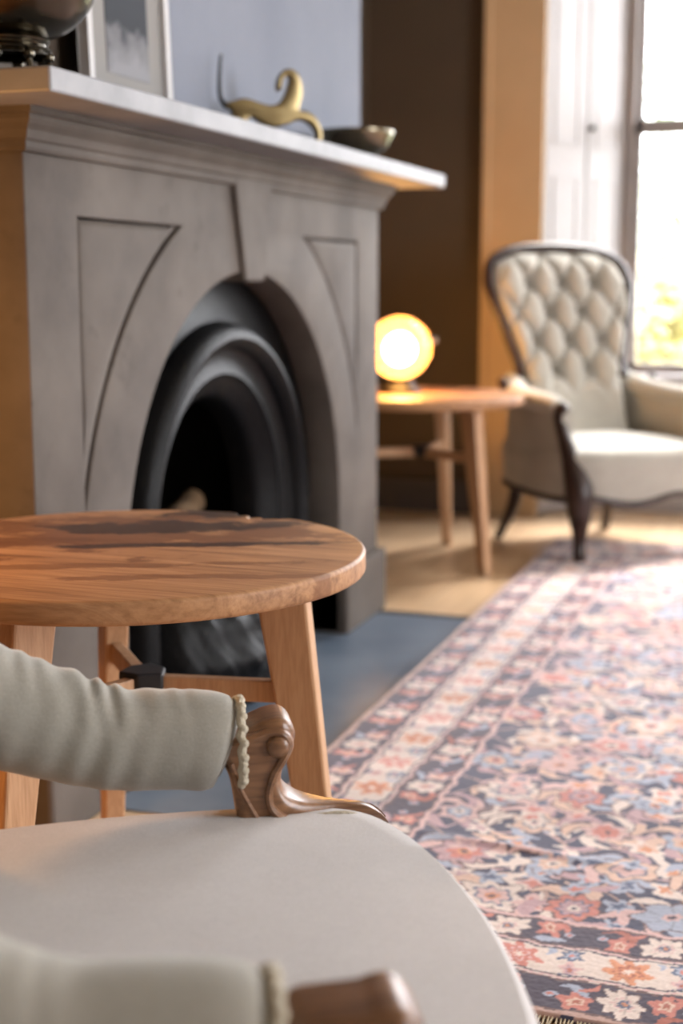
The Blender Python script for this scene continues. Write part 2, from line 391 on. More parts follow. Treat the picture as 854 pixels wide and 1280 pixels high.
# ------------------------------------------------------------------ fireplace surround
fs = thing('fireplace_surround', 'grey stone arched fireplace surround with a projecting mantel shelf', 'fireplace', (X0-.05, YC, 0))
fs_inv = Matrix.Translation((-(X0-.05), -YC, 0))
def addp(o): 
    o.data.transform(fs_inv); o.parent = fs; return o
def arc(cy, cz, r, a0, a1, n): return [(cy+r*math.cos(a0+(a1-a0)*k/n), cz+r*math.sin(a0+(a1-a0)*k/n)) for k in range(n+1)]
outer = [(YL,0),(YC-RA,0)] + arc(YC, ZA, RA, PI, 0, 48) + [(YC+RA,0),(YR,0),(YR,1.12),(YL,1.12)]
def spandrel(grow=0):
    R2 = .73+grow*-1; y0 = 2.05-grow; zt = 1.008+grow; yc = YC-.005
    R2 = .73 - grow
    a_top = PI - math.asin((zt-ZA)/R2); a_low = PI - math.acos(min(1, (yc-y0)/R2))
    L = [(y0, zt), ] + arc(yc, ZA, R2, a_top, a_low, 20)
    return L
Ls = spandrel(0); Rs = [(2*YC-a, z) for a, z in Ls][::-1]
slab = addp(flat_solid('front_slab', [outer, Ls, Rs], .085, .004, M['stone'], None, YZ(X0-.0425)))
def inset(loop, d):
    cy = sum(p[0] for p in loop)/len(loop); P = []
    n = len(loop)
    for i in range(n):
        a = Vector(loop[i-1]); b_ = Vector(loop[i]); c_ = Vector(loop[(i+1) % n])
        e1 = (b_-a).normalized(); e2 = (c_-b_).normalized(); t = (e1+e2)
        if t.length < .2: t = e2
        t.normalize(); nn = Vector((-t.y, t.x)); 
        P.append((b_, nn))
    area = sum(loop[i-1][0]*loop[i][1]-loop[i][0]*loop[i-1][1] for i in range(n))
    s_ = 1 if area > 0 else -1
    return [tuple(b_+nn*d*s_) for b_, nn in P]
for lp in (Ls, Rs):
    addp(flat_solid('spandrel_panel', [inset(lp, .004)], .05, .013, M['stone'], None, YZ(X0-.026)))
    addp(flat_solid('panel_back', [lp], .02, .001, M['stone'], None, YZ(X0-.07)))
# keystone
kz0, kz1 = ZA+RA-.02, 1.12
kb = MB().hexa([(X0-.06,YC-.045,kz0),(X0+.012,YC-.045,kz0),(X0+.012,YC+.055,kz0),(X0-.06,YC+.055,kz0),(X0-.06,YC-.105,kz1),(X0+.014,YC-.105,kz1),(X0+.014,YC+.105,kz1),(X0-.06,YC+.105,kz1)])
addp(kb.build('keystone', M['stone'], None, smooth=False, bevel=.006))
for y0, y1 in ((YL-.018, YC-RA+.0), (YC+RA, YR+.018)):
    addp(MB().box(X0-.09, X0+.022, y0, y1, 0, .175).build('plinth', M['stone'], None, smooth=False, bevel=.008))
for y0, y1 in ((YL, YL+.03), (YR-.03, YR)):
    addp(MB().box(XB-.001, X0-.088, y0+.003, y1-.003, 0, 1.12).build('side_return', M['stone'], None, smooth=False, bevel=.003))
for y0, y1 in ((YC-RA-.03, YC-RA-.001), (YC+RA+.001, YC+RA+.03)):
    addp(MB().box(XB, X0-.085, y0, y1, 0, .36).build('inner_jamb', M['stone'], None, smooth=False))
# bed mould under the shelf: stepped profile run along the front and mitred round both ends
prof = [(.0,1.098),(.010,1.098),(.013,1.103),(.013,1.112),(.018,1.116),(.022,1.128),(.030,1.136),(.034,1.142),(.034,1.149),(.040,1.151),(.040,1.162)]
V = []; Fc = []
for d, z in prof:
    V += [(XB, YL-d, z), (X0+d, YL-d, z), (X0+d, YR+d, z), (XB, YR+d, z)]
for i in range(len(prof)-1):
    for k in range(3): Fc.append((i*4+k, i*4+k+1, (i+1)*4+k+1, (i+1)*4+k))
addp(mesh_obj('bed_mould', V, Fc, M['stone'], None, False))
shelf = addp(MB().box(XB-.0, -1.025, 1.738, 3.812, 1.160, 1.195).build('mantel_shelf', M['shelf_stone'], None, smooth=False, bevel=.004))
# ------------------------------------------------------------------ cast iron insert
fi = thing('fireplace_insert', 'black cast iron arched insert with a rolled rim inside the fireplace', 'fireplace insert', (XB, YC, 0))
def fip(o): o.data.transform(Matrix.Translation((-XB, -YC, 0))); o.parent = fi; return o
def arch_sweep(prof, cz, n=40, z_low=.0):
    V = []; Fc = []; st = []
    angs = [PI - PI*k/n for k in range(n+1)]
    sections = [('L', None)] + [('A', a) for a in angs] + [('R', None)]
    for typ, a in sections:
        for r, x in prof:
            if typ == 'L': V.append((x, YC-r, z_low))
            elif typ == 'R': V.append((x, YC+r, z_low))
            else: V.append((x, YC+r*math.cos(a), cz+r*math.sin(a)))
    m_ = len(prof)
    for i in range(len(sections)-1):
        for k in range(m_-1): Fc.append((i*m_+k, i*m_+k+1, (i+1)*m_+k+1, (i+1)*m_+k))
    return V, Fc
V, Fc = arch_sweep([(.62,-1.255),(.50,-1.255),(.455,-1.245),(.445,-1.235)], ZA); fip(mesh_obj('backplate', V, Fc, M['iron']))
V, Fc = arch_sweep([(.447,-1.245),(.440,-1.215),(.428,-1.200),(.412,-1.193),(.398,-1.200),(.388,-1.222)], .375); fip(mesh_obj('rolled_rim', V, Fc, M['iron']))
V, Fc = arch_sweep([(.390,-1.222),(.372,-1.235),(.345,-1.238),(.325,-1.232),(.315,-1.245),(.285,-1.262),(.270,-1.285),(.268,-1.33)], .385); fip(mesh_obj('inner_arch', V, Fc, M['iron']))
fb = MB().add([(-1.33,YC-.45,0),(-1.33,YC+.45,0),(-1.70,YC+.28,0),(-1.70,YC-.28,0),(-1.33,YC-.45,.88),(-1.33,YC+.45,.88),(-1.70,YC+.28,.88),(-1.70,YC-.28,.88)], [(0,1,2,3),(4,5,6,7),(1,2,6,5),(2,3,7,6),(3,0,4,7)])
fip(fb.build('firebox', M['soot'], None, smooth=False))
# bowed fire basket
for zz in (.235, .265, .295, .325):
    pts = [(-1.27+.085*math.cos(t), YC+.25*math.sin(t), zz) for t in np.linspace(-PI/2, PI/2, 21)]
    fip(MB().sweep(pts, .008, 8).build('grate_bar', M['iron']))
V = []; Fc = []; nu, nv = 72, 24
for j in range(nv+1):
    tz = j/nv; zz = .004+.22*tz; bulge = .06+.07*math.sin(PI*min(1, .15+tz*.8))+.006*math.sin(tz*16)
    for i in range(nu+1):
        t = -PI/2+PI*i/nu; V.append((-1.29+(bulge+.05+.006*math.sin(t*17+tz*3)+.004*math.sin(t*41+tz*23))*math.cos(t), YC+(.24+.03*math.sin(PI*tz))*math.sin(t), zz))
for j in range(nv):
    for i in range(nu): Fc.append((j*(nu+1)+i, j*(nu+1)+i+1, (j+1)*(nu+1)+i+1, (j+1)*(nu+1)+i))
fip(mesh_obj('ash_front', V, Fc, M['iron']))
fip(MB().box(-1.55, -1.27, YC-.24, YC+.24, .21, .225).build('grate_floor', M['iron'], None, smooth=False))
for i, (p, q, r) in enumerate((((-1.36,2.55,.27),(-1.34,2.86,.30),.04), ((-1.38,2.76,.352),(-1.42,3.00,.385),.030))):
    pts = [tuple(Vector(p).lerp(Vector(q), k/8)+Vector((0,0,.006*math.sin(k*1.9)))) for k in range(9)]
    lg = MB().sweep(pts, [r*(1+.08*math.sin(k*2.3+i)) for k in range(9)], 12).build('firewood_log', M['bark'])
    tag(lg, ['pale firewood log lying low in the dark fire basket', 'pale firewood log resting on top of the other log'][i], 'log', 'logs in the fire basket')

# ------------------------------------------------------------------ things on the mantel shelf
ZS = 1.195
o = MB().box(-1.275+.001, -1.255, 2.40, 3.765, ZS, 2.42).build('canvas_panel', M['canvas'], bevel=.002, smooth=False)
tag(o, 'large plain grey-blue panel standing on the mantel shelf against the wall', 'panel')
pf = thing('picture_frame', 'white framed black and white photograph leaning on the mantel shelf', 'picture', (-1.222, 2.345, ZS))
pf.rotation_euler = (0, math.radians(-2), 0)
W2, H2 = .158, .44
fm = MB().box(-.008,.012,-W2,-W2+.018,0,H2).box(-.008,.012,W2-.018,W2,0,H2).box(-.008,.012,-W2,W2,0,.018).box(-.008,.012,-W2,W2,H2-.018,H2)
fm.build('frame', mat('white_frame', S(180,178,178), .6, 0, .3), pf, smooth=False, bevel=.002)
MB().box(-.008,.002,-W2+.018,W2-.018,.018,H2-.018).build('mount', mat('grey_mount', S(132,130,128), .9, 0, .15), pf, smooth=False)
pm = mat('photo_print', S(60,62,66), .8, 0, .15)
v = coords(pm, (1,1,1)); sp = nd(pm, 'ShaderNodeSeparateXYZ'); lk(pm, v, sp.inputs[0])
ad = nd(pm, 'ShaderNodeMath', operation='MULTIPLY_ADD'); lk(pm, noise(pm, v, 18, 5), ad.inputs[0]); ad.inputs[1].default_value = .16; lk(pm, sp.outputs[2], ad.inputs[2])
lk(pm, ramp(pm, ad.outputs[0], [(.16, S(128,128,132)), (.215, S(100,100,104)), (.235, S(52,55,60)), (.4, S(60,63,70))]), bsdf(pm).inputs['Base Color'])
MB().box(.002,.0035,-.078,.082,.072,H2-.08).build('photo_print', pm, pf, smooth=False)
# footed bowl
fbw = thing('footed_bowl', 'large tarnished silver footed bowl at the left end of the mantel shelf', 'bowl', (-1.14, 1.815, ZS)); fbw.scale = (1.1,1.1,1.04)
prof = [(.003,.058),(.04,.060),(.075,.072),(.100,.096),(.115,.128),(.119,.130),(.1205,.126),(.108,.092),(.082,.064),(.045,.050),(.003,.047)]
MB().lathe(smooth_path([(r,z) for r,z in prof], 4), n=48).build('bowl_body', M['silver'], fbw)
MB().lathe(smooth_path([(.050,.052),(.056,.046),(.052,.040),(.058,.034),(.054,.030),(.057,.026),(.050,.026)], 4), n=40).build('foot_ring', M['silver'], fbw)
for k in range(8):
    a = 2*PI*k/8+.3; px, py = .054*math.cos(a), .054*math.sin(a)
    ft = MB().ball((px,py,.024), .008, 8); ft.sweep([(px,py,.02),(px*1.06,py*1.06,0)], [.004,.005], 8); ft.build('foot', M['silver'], fbw)
# small bowl
sbw = thing('small_bowl', 'small dark bronze bowl at the right end of the mantel shelf', 'bowl', (-1.135, 3.36, ZS))
prof = [(.002,.022),(.04,.026),(.07,.040),(.088,.062),(.094,.074),(.097,.074),(.094,.062),(.078,.034),(.05,.016),(.03,.012),(.002,.012)]
MB().lathe(smooth_path(prof, 4), n=40).build('bowl_body', M['bronze'], sbw)
MB().lathe([(.026,.014),(.022,.008),(.030,0),(.001,0)], n=24).build('foot', M['bronze'], sbw)
# leaping animal figurine: outline in centimetres traced as its own solid
fg = thing('animal_figurine', 'brass leaping animal figurine with a tall upright tail on the mantel shelf', 'figurine', (-1.14, 2.835, ZS+.002), math.radians(40))
k_ = .93/2.755/603/.9
def FG(pts): return [((x-265)*k_, (365-y)*k_) for x, y in pts]
body = smooth_path(FG([(92,250),(120,238),(160,226),(200,234),(250,246),(285,236),(308,205),(318,175),(322,155),(310,148),(298,165),(294,190),(282,198),(276,180),(284,150),(304,128),(330,124),(356,142),(368,180),(366,220),(358,256),(385,260),(415,278),(434,310),(440,345),(428,366),(410,366),(418,340),(404,312),(380,296),(350,292),(310,308),(265,318),(220,306),(190,288),(172,300),(150,330),(120,366),(96,366),(100,330),(118,296),(118,272)]), 4, True)
flat_solid('body', [body], .022, .006, M['brass'], fg, XZ(0), 3)
tp = smooth_path([(p[0], 0, p[1]) for p in FG([(104,258),(88,240),(80,215),(79,170),(82,120),(86,88)])], 6)
MB().sweep(tp, [.0065-.0035*i/(len(tp)-1) for i in range(len(tp))], 10, up=(0,1,0)).build('tail', M['dark_metal'], fg)

# ------------------------------------------------------------------ round tables
def make_table(name, label, loc, rz, r_top, notch=None, lr=(.285,.318,.190,.262), off=(0,0), zfoot=(0,0,0)):
    t = thing(name, label, 'table', loc, 0)
    N = 144; out = []
    for k in range(N):
        a = 2*PI*k/N; r = r_top
        if notch:
            da = (a-notch+PI) % (2*PI)-PI
            if abs(da) < .17:
                e = 1-abs(da)/.17; r -= .026*min(1, e*1.8)*(1+.45*math.sin(k*2.7)) 
        out.append((r*math.cos(a), r*math.sin(a)))
    top = flat_solid('table_top', [out], .030, .006, M['elm'], t, Matrix.Translation((0,0,.535)), 3)
    for k in range(3):
        a = rz+k*2*PI/3; e = Vector((math.cos(a), math.sin(a), 0)); s_ = Vector((-e.y, e.x, 0))
        pts = []
        for z, ri, ro, th in ((zfoot[k], lr[0], lr[1], .015), (.521, lr[2], lr[3], .019)):
            for (rr, tt) in ((ri,-th),(ro,-th),(ro,th),(ri,th)):
                p = e*rr+s_*tt; pts.append((p.x+off[0], p.y+off[1], z))
        lg = MB().hexa(pts).build('leg', M['leg_oak'], t, smooth=False, bevel=.004)
        pts = []
        z0, z1 = .345, .375
        for z in (z0, z1):
            for rr, tt in ((.02,-.009),(lr[2]+.03,-.009),(lr[2]+.03,.009),(.02,.009)):
                p = e*rr+s_*tt; pts.append((p.x+off[0], p.y+off[1], z))
        MB().hexa(pts).build('stretcher', M['leg_oak'], t, smooth=False, bevel=.002)
    hx = []
    for z in (.350, .382):
        for i in range(6):
            a = rz+PI/6+i*PI/3; rr = .036 if i % 2 else .030; hx.append((off[0]+rr*math.cos(a), off[1]+rr*math.sin(a), z))
    hb_ = MB().add(hx, [(5,4,3,2,1,0),(6,7,8,9,10,11)]+[(i,(i+1)%6,6+(i+1)%6,6+i) for i in range(6)])
    hb_.build('joint_block', M['rubber'], t, smooth=False, bevel=.003)
    return t
make_table('side_table', 'round elm side table with a dark burr and notched rim beside the near armchair', (-.884, 1.651, 0), math.radians(10), .325, math.radians(76), (.243,.277,.155,.225), (.022,.0075), (.0135,0,0))
make_table('side_table', 'round wooden side table in the alcove with the glowing lamp on it', (-1.245, 4.37, 0), math.radians(-32), .328)

# ------------------------------------------------------------------ globe lamp
lp = thing('globe_lamp', 'glowing amber glass globe lamp on a low black base', 'lamp', (-1.33, 4.40, .550))
MB().lathe(smooth_path([(.001,0),(.066,0),(.070,.006),(.066,.016),(.052,.024),(.046,.040),(.040,.046),(.001,.046)], 3), n=36).build('base', M['dark_metal'], lp)
MB().ball((0,0,.145), .102, 24).build('globe', M['amber'], lp)
MB().ball((.0,0,.140), .052, 14).build('bulb', M['bulb'], lp)
rd = Vector((.944,.329,0))
MB().sweep([tuple(Vector((0,0,.145))+rd*.098+Vector((0,0,.02))), tuple(Vector((0,0,.145))+rd*.122+Vector((0,0,.028)))], [.016,.012], 14).build('tilt_knob', M['chrome'], lp)

# ------------------------------------------------------------------ rug
RX0, RX1, RY0, RY1 = -.884, 1.25, 1.60, 4.87
gx = np.concatenate([np.arange(RX0, .06, .0028), np.linspace(.06, RX1, 90)])
gy = np.concatenate([np.arange(RY0, 3.2, .0030), np.arange(3.2, RY1, .005), [RY1]])
GX, GY = np.meshgrid(gx, gy); H_, W_ = GX.shape
TX, TY = GX, GY                                    # true positions; the drawing below wobbles like hand knotting
GX = TX+.0028*np.sin(TY*61+1.3*np.sin(TX*37))+.0018*np.sin(TY*143+TX*90)
GY = TY+.0028*np.sin(TX*57+1.1*np.sin(TY*33))+.0018*np.sin(TX*151-TY*70)
lin = lambda *c: np.array(S(*c)[:3])
NAVY, NAVY2, PINK, SALM, PEACH, CREAM, LBLUE, RUST, BRN, MAUVE, TAN, ORNG, MBLUE = (lin(34,52,84), lin(48,48,72), lin(220,184,180), lin(206,128,114), lin(224,190,170), lin(232,216,206), lin(170,180,200), lin(176,100,82), lin(104,80,80), lin(190,156,162), lin(188,156,144), lin(214,144,104), lin(78,98,128))
C_ = np.zeros((H_, W_, 3)); C_[:] = NAVY
def win(cx, cy, r):
    i0, i1 = np.searchsorted(gy, [cy-r, cy+r]); j0, j1 = np.searchsorted(gx, [cx-r, cx+r])
    return slice(i0, i1), slice(j0, j1)
def flower(cx, cy, r, n, cols, ax=1.0, rot=0., amp=.16, mask=None):
    """cols from the rim inwards: list of (fraction, colour)"""
    si, sj = win(cx, cy, r*1.25*max(1, ax)); X = GX[si, sj]-cx; Y = GY[si, sj]-cy
    if X.size == 0: return
    c, s = math.cos(rot), math.sin(rot); X, Y = (c*X+s*Y)/ax, -s*X+c*Y
    rr = np.hypot(X, Y); th = np.arctan2(Y, X); bound = r*(1-amp+amp*np.cos(n*th)); q = rr/np.maximum(bound, 1e-6)
    sub = C_[si, sj]; mk = np.ones_like(q, bool) if mask is None else mask[si, sj]
    for f, colr in cols: sub[(q <= f) & mk] = colr
    if r > .03: sub[(np.abs(np.cos(n*th/2)) < .16) & (q > .3) & (q < .93) & mk] *= .68
def leaf(cx, cy, ln, wd, rot, curve, colr, rim=None, mask=None):
    si, sj = win(cx, cy, ln*1.2); X = GX[si, sj]-cx; Y = GY[si, sj]-cy
    if X.size == 0: return
    c, s = math.cos(rot), math.sin(rot); X, Y = c*X+s*Y, -s*X+c*Y
    Y = Y-curve*(X**2)/ln; t = X/ln; hw = wd*np.sqrt(np.clip(1-t*t, 0, 1))*(1-.35*t)
    sub = C_[si, sj]; mk = np.ones_like(X, bool) if mask is None else mask[si, sj]; ins = (np.abs(t) < 1) & mk
    if rim is not None: sub[ins & (np.abs(Y) < hw+.004)] = rim
    sub[ins & (np.abs(Y) < hw)] = colr
def vine(fy, x0, x1, wd, colr, mask, along='x'):
    A, Bc = (GX, GY) if along == 'x' else (GY, GX)
    C_[(np.abs(Bc-fy(A)) < wd) & (A > x0) & (A < x1) & mask] = colr
BW = .285
D_side = np.minimum(GX-RX0, RX1-GX); D_end = np.minimum(GY-RY0, RY1-GY)*1.08
D = np.minimum(D_side, D_end); field = D > BW
# --- field of dense flowers, mirrored left and right of the axis at x = .18
sx_, sy_ = .128, .146
pal = [PINK, PEACH, CREAM, MAUVE, PINK, SALM, LBLUE]
cxs = np.arange(RX0+BW+.035, RX1-BW, sx_); cys = np.arange(RY0+BW+.03, RY1-BW+.05, sy_)
for i, y in enumerate(cys):
    ph = i*.9; vine(lambda a, y=y, ph=ph: y+.030*np.sin(a*41+ph)+.05, -9, 9, .0030, TAN, field)
    vine(lambda a, y=y, ph=ph: y-.040+.022*np.sin(a*63+ph*1.7), -9, 9, .0026, PINK, field)
for j, x in enumerate(cxs):
    vine(lambda a, x=x, j=j: x+.055+.026*np.sin(a*36+j), -9, 9, .0028, TAN, field, 'y')
for i, y in enumerate(cys):
    for j, x in enumerate(cxs):
        xx = x+(sx_/2 if i % 2 else 0); R = random.random
        jx, jy = (R()-.5)*.018, (R()-.5)*.02; a = pal[(i*3+j*2+int(R()*2)) % 7]; b2 = pal[(i+j*3+4) % 7]; d2 = [SALM, ORNG, CREAM, PINK][(i+j) % 4]
        rr = .040+.020*R()
        for q in range(6):
            an = q*PI/3+.5*R(); rl = .056+.012*R()
            leaf(xx+jx+rl*math.cos(an), y+jy+rl*math.sin(an)*.95, .030+.010*R(), .0085+.004*R(), an+1.0, .5, [CREAM, PEACH, PINK, LBLUE, MAUVE][int(R()*5)], BRN if R() < .35 else None, field)
        flower(xx+jx, y+jy, rr, 5+int(R()*4), [(1.0, BRN), (.93, a), (.60, MBLUE if R() < .4 else b2), (.50, b2), (.26, d2), (.12, NAVY2)], 1.15, R()*6, .13, field)
        for q in range(4):
            ux, uy = xx+sx_*(.5+.18*(R()-.5)), y+sy_*(.1+.25*q)*(1 if R() < .5 else -1)
            flower(ux, uy, .021+.012*R(), 4+int(R()*3), [(1, [CREAM, PINK, PEACH, LBLUE][int(R()*4)]), (.5, [SALM, MAUVE, ORNG, MBLUE][int(R()*4)])], 1.2, R()*3, .25, field)
        leaf(xx+.4*sx_*R(), y+.5*sy_, .034, .009, R()*6, .6, [CREAM, PINK, PEACH, MAUVE][int(R()*4)], None, field)
# --- borders
def band(lo, hi, colr):
    C_[(D >= lo) & (D < hi)] = colr
band(0, .017, TAN); band(.017, .100, NAVY2); band(.100, .196, CREAM*.93); band(.196, .276, NAVY2); band(.276, BW, PINK)
for d0, cc in ((.017,BRN),(.100,BRN),(.106,PINK),(.112,NAVY2),(.190,NAVY2),(.196,PINK),(.202,BRN),(.274,BRN)):
    C_[np.abs(D-d0) < .0022] = cc
end_zone = D_end < D_side
def border_row(dmid, half, pitch, phase, kind):
    msk = (D > dmid-half) & (D < dmid+half)
    runs = []
    for s in np.arange(RY0+.02+phase, RY1, pitch): runs += [(RX0+dmid, s, 0, s), (RX1-dmid, s, 0, s)]
    for s in np.arange(RX0+.02+phase, RX1, pitch): runs += [(s, RY0+dmid/1.08, 1, s), (s, RY1-dmid/1.08, 1, s)]
    for k, (x, y, e, s) in enumerate(runs):
        mk = msk & (end_zone if e else ~end_zone); R = random.random
        tx, ty = (1, 0) if e else (0, 1); rot = PI/2 if e else 0
        idx = int(round((s-(RX0 if e else RY0))/pitch))
        if kind == 'guard':
            g = MBLUE if e else MAUVE
            for sg in (-1, 1):
                px, py = x+tx*pitch*.5*sg*.52, y+ty*pitch*.5*sg*.52
                nx, ny = ty, tx
                flower(px+nx*.012*sg, py+ny*.012*sg, .022, 5, [(1, SALM if R() < .6 else PINK), (.5, PEACH), (.25, RUST)], 1.3, rot, .2, mk)
                leaf(px-nx*.022*sg, py-ny*.022*sg, .026, .0065, rot+PI/2+.5*sg, .5, [MAUVE, PINK, LBLUE, RUST][int(R()*4)], None, mk)
                leaf(px+tx*.022+nx*.025, py+ty*.022+ny*.025, .018, .005, rot+.8*sg, .5, SALM, None, mk)
                flower(px+tx*.03*sg, py+ty*.03*sg, .009, 4, [(1, LBLUE), (.5, SALM)], 1, 0, .1, mk)
            flower(x, y, .033, 8, [(1, BRN), (.94, CREAM), (.46, PINK), (.36, CREAM), (.30, MBLUE if e else MAUVE), (.14, ORNG)], 1.18, rot, .15, mk)
        else:
            colr = (ORNG, RUST) if idx % 2 else (SALM, PINK)
            flower(x, y, .036, 7, [(1, colr[0]), (.55, colr[1] if idx % 2 else PINK), (.42, colr[0]), (.2, CREAM)], 1.1, rot, .22, mk)
            hx_, hy_ = x+tx*pitch/2, y+ty*pitch/2; nx, ny = ty, tx
            flower(hx_+nx*.018, hy_+ny*.018, .019, 6, [(1, MBLUE), (.6, LBLUE), (.3, SALM)], 1.1, rot, .2, mk)
            flower(hx_-nx*.020, hy_-ny*.020, .017, 5, [(1, PINK), (.6, MAUVE), (.3, RUST)], 1.1, rot, .2, mk)
            leaf(hx_-nx*.036, hy_-ny*.036, .022, .006, rot+PI/2-.4, .6, MBLUE, None, mk)
            leaf(hx_+nx*.036, hy_+ny*.036, .020, .005, rot+PI/2+.4, -.6, MBLUE, None, mk)
            leaf(x+tx*.044+nx*.03, y+ty*.044+ny*.03, .016, .005, rot+.5, .6, LBLUE, None, mk)
border_row(.0575, .038, .214, .017, 'guard'); border_row(.151, .036, .146, .07, 'main'); border_row(.239, .033, .214, .05, 'guard')
# worn, abrashed wool: gentle tone bands and knot-to-knot variation
ab = 1+.07*np.sin(GY*19+.7*np.sin(GX*5))+.05*np.sin(GY*47+1.3); kn = 1+.16*(rng.random((H_, W_, 1))-.5)
C_ = C_*ab[..., None]*kn
C_ = C_*.86+.14*np.array([.40,.31,.29])
Z = .0125+.0012*np.sin(GX*9+GY*4)+.0008*np.sin(GY*23+GX*3)+.0010*(rng.random((H_, W_))-.5)
GX, GY = TX, TY
rdg = np.exp(-((GY-2.10-(GX+.55)*-.10)/.012)**2)*np.clip(1-np.abs(GX+.42)/.22, 0, 1); Z += .007*rdg       # a small ruck
Zt = Z.copy(); Zt[0, :] = .004; Zt[-1, :] = .004; Zt[:, 0] = .004; Zt[:, -1] = .004
co = np.stack([GX, GY, Zt], -1).reshape(-1, 3).astype(np.float32)
ii = np.arange(H_*W_).reshape(H_, W_); q = np.stack([ii[:-1,:-1], ii[:-1,1:], ii[1:,1:], ii[1:,:-1]], -1).reshape(-1, 4)
me = bpy.data.meshes.new('patterned_rug'); me.vertices.add(len(co)); me.vertices.foreach_set('co', co.ravel())
me.loops.add(q.size); me.loops.foreach_set('vertex_index', q.ravel().astype(np.int32))
me.polygons.add(len(q)); me.polygons.foreach_set('loop_start', np.arange(0, q.size, 4, dtype=np.int32)); me.update(calc_edges=True)
ca = me.attributes.new('knots', 'FLOAT_COLOR', 'POINT')
ca.data.foreach_set('color', np.concatenate([np.clip(C_, 0, 1), np.ones((H_, W_, 1))], -1).reshape(-1).astype(np.float32))
m = mat('knotted_wool', (1,1,1,1), .9, 0, .2, .5); bsdf(m).inputs['Sheen Roughness'].default_value = .35; bsdf(m).inputs['Sheen Tint'].default_value = (1,.95,.97,1)
at = nd(m, 'ShaderNodeAttribute', attribute_name='knots'); lk(m, at.outputs['Color'], bsdf(m).inputs['Base Color'])
M['rug'] = m
rug = link('pile', me, m, None, True, 180)
rt = thing('patterned_rug', 'large navy and pink floral patterned rug with striped borders on the floor', 'rug', (.183, RY0, 0))
me.transform(Matrix.Translation((-.183, -RY0, 0))); rug.parent = rt
fr = MB()
for k in range(420):
    x = RX0+.004+(RX1-RX0-.008)*k/419; dx = random.uniform(-.012,.012); L = random.uniform(.035,.06)
    fr.sweep([(x-.183,.004,.006),(x-.183+dx*.5,-L*.5,.009),(x-.183+dx,-L,.003)], [.0016,.0014,.0006], 5, cap=False)
fo = fr.build('fringe', mottled('fringe_wool', S(178,164,140), S(150,134,108), 40, .9, 0), rt, weld=False); fo['kind'] = 'stuff'

# ------------------------------------------------------------------ armchairs
def superoutline(n=64):
    """seat plan: (fwd, lat)"""
    half = [(.182,.0),(.180,.06),(.170,.15),(.150,.23),(.118,.288),(.06,.312),(0,.316),(-.12,.314),(-.25,.296),(-.36,.262),(-.40,.20),(-.405,.10)]
    pts = half + [(-.405,0)] + [(a, -l) for a, l in half[:0:-1]]
    return smooth_path(pts, 5, True)
def loft_rings(rings, name, matl, parent, cap_top=True, cap_bot=True, angle=60):
    V = [p for r in rings for p in r]; n = len(rings[0]); Fc = []
    for i in range(len(rings)-1):
        for k in range(n): Fc.append((i*n+k, i*n+(k+1) % n, (i+1)*n+(k+1) % n, (i+1)*n+k))
    if cap_bot: Fc.append(tuple(range(n))[::-1])
    if cap_top: Fc.append(tuple((len(rings)-1)*n+k for k in range(n)))
    return mesh_obj(name, V, Fc, matl, parent)
def seat_cushion(parent, matl, z_bot, z_edge, z_top):
    O = superoutline(); cx = -.12
    def sc_(f, z): return [(cx+(a-cx)*f, l*f, z) for a, l in O]
    rings = [sc_(.985, z_bot), sc_(1.0, z_bot+.01), sc_(1.005, z_edge-.03), sc_(.998, z_edge-.014), sc_(.98, z_edge-.002), sc_(.955, z_edge+.006)]
    for f in (.90,.82,.70,.55,.4,.25,.1,.02):
        rings.append(sc_(f, z_edge+.006+(z_top-z_edge-.006)*(1-(f/.955)**2)))
    return loft_rings(rings, 'seat_cushion', matl, parent)
def back_pt(s, t, off=0):
    """point of the chair back: s sideways, t height; leans back and wraps forward at the sides"""
    lean = .335+.17*((t-.38)/.65)**1.15 if t > .38 else .335
    return Vector((-lean+.55*s*s*max(0, (1.1-t))*1.3+off, s, t))
HALF = [(.205,.36),(.198,.46),(.196,.55),(.212,.64),(.245,.74),(.275,.835),(.282,.90),(.260,.960),(.205,.993),(.11,1.012),(0,1.017)]
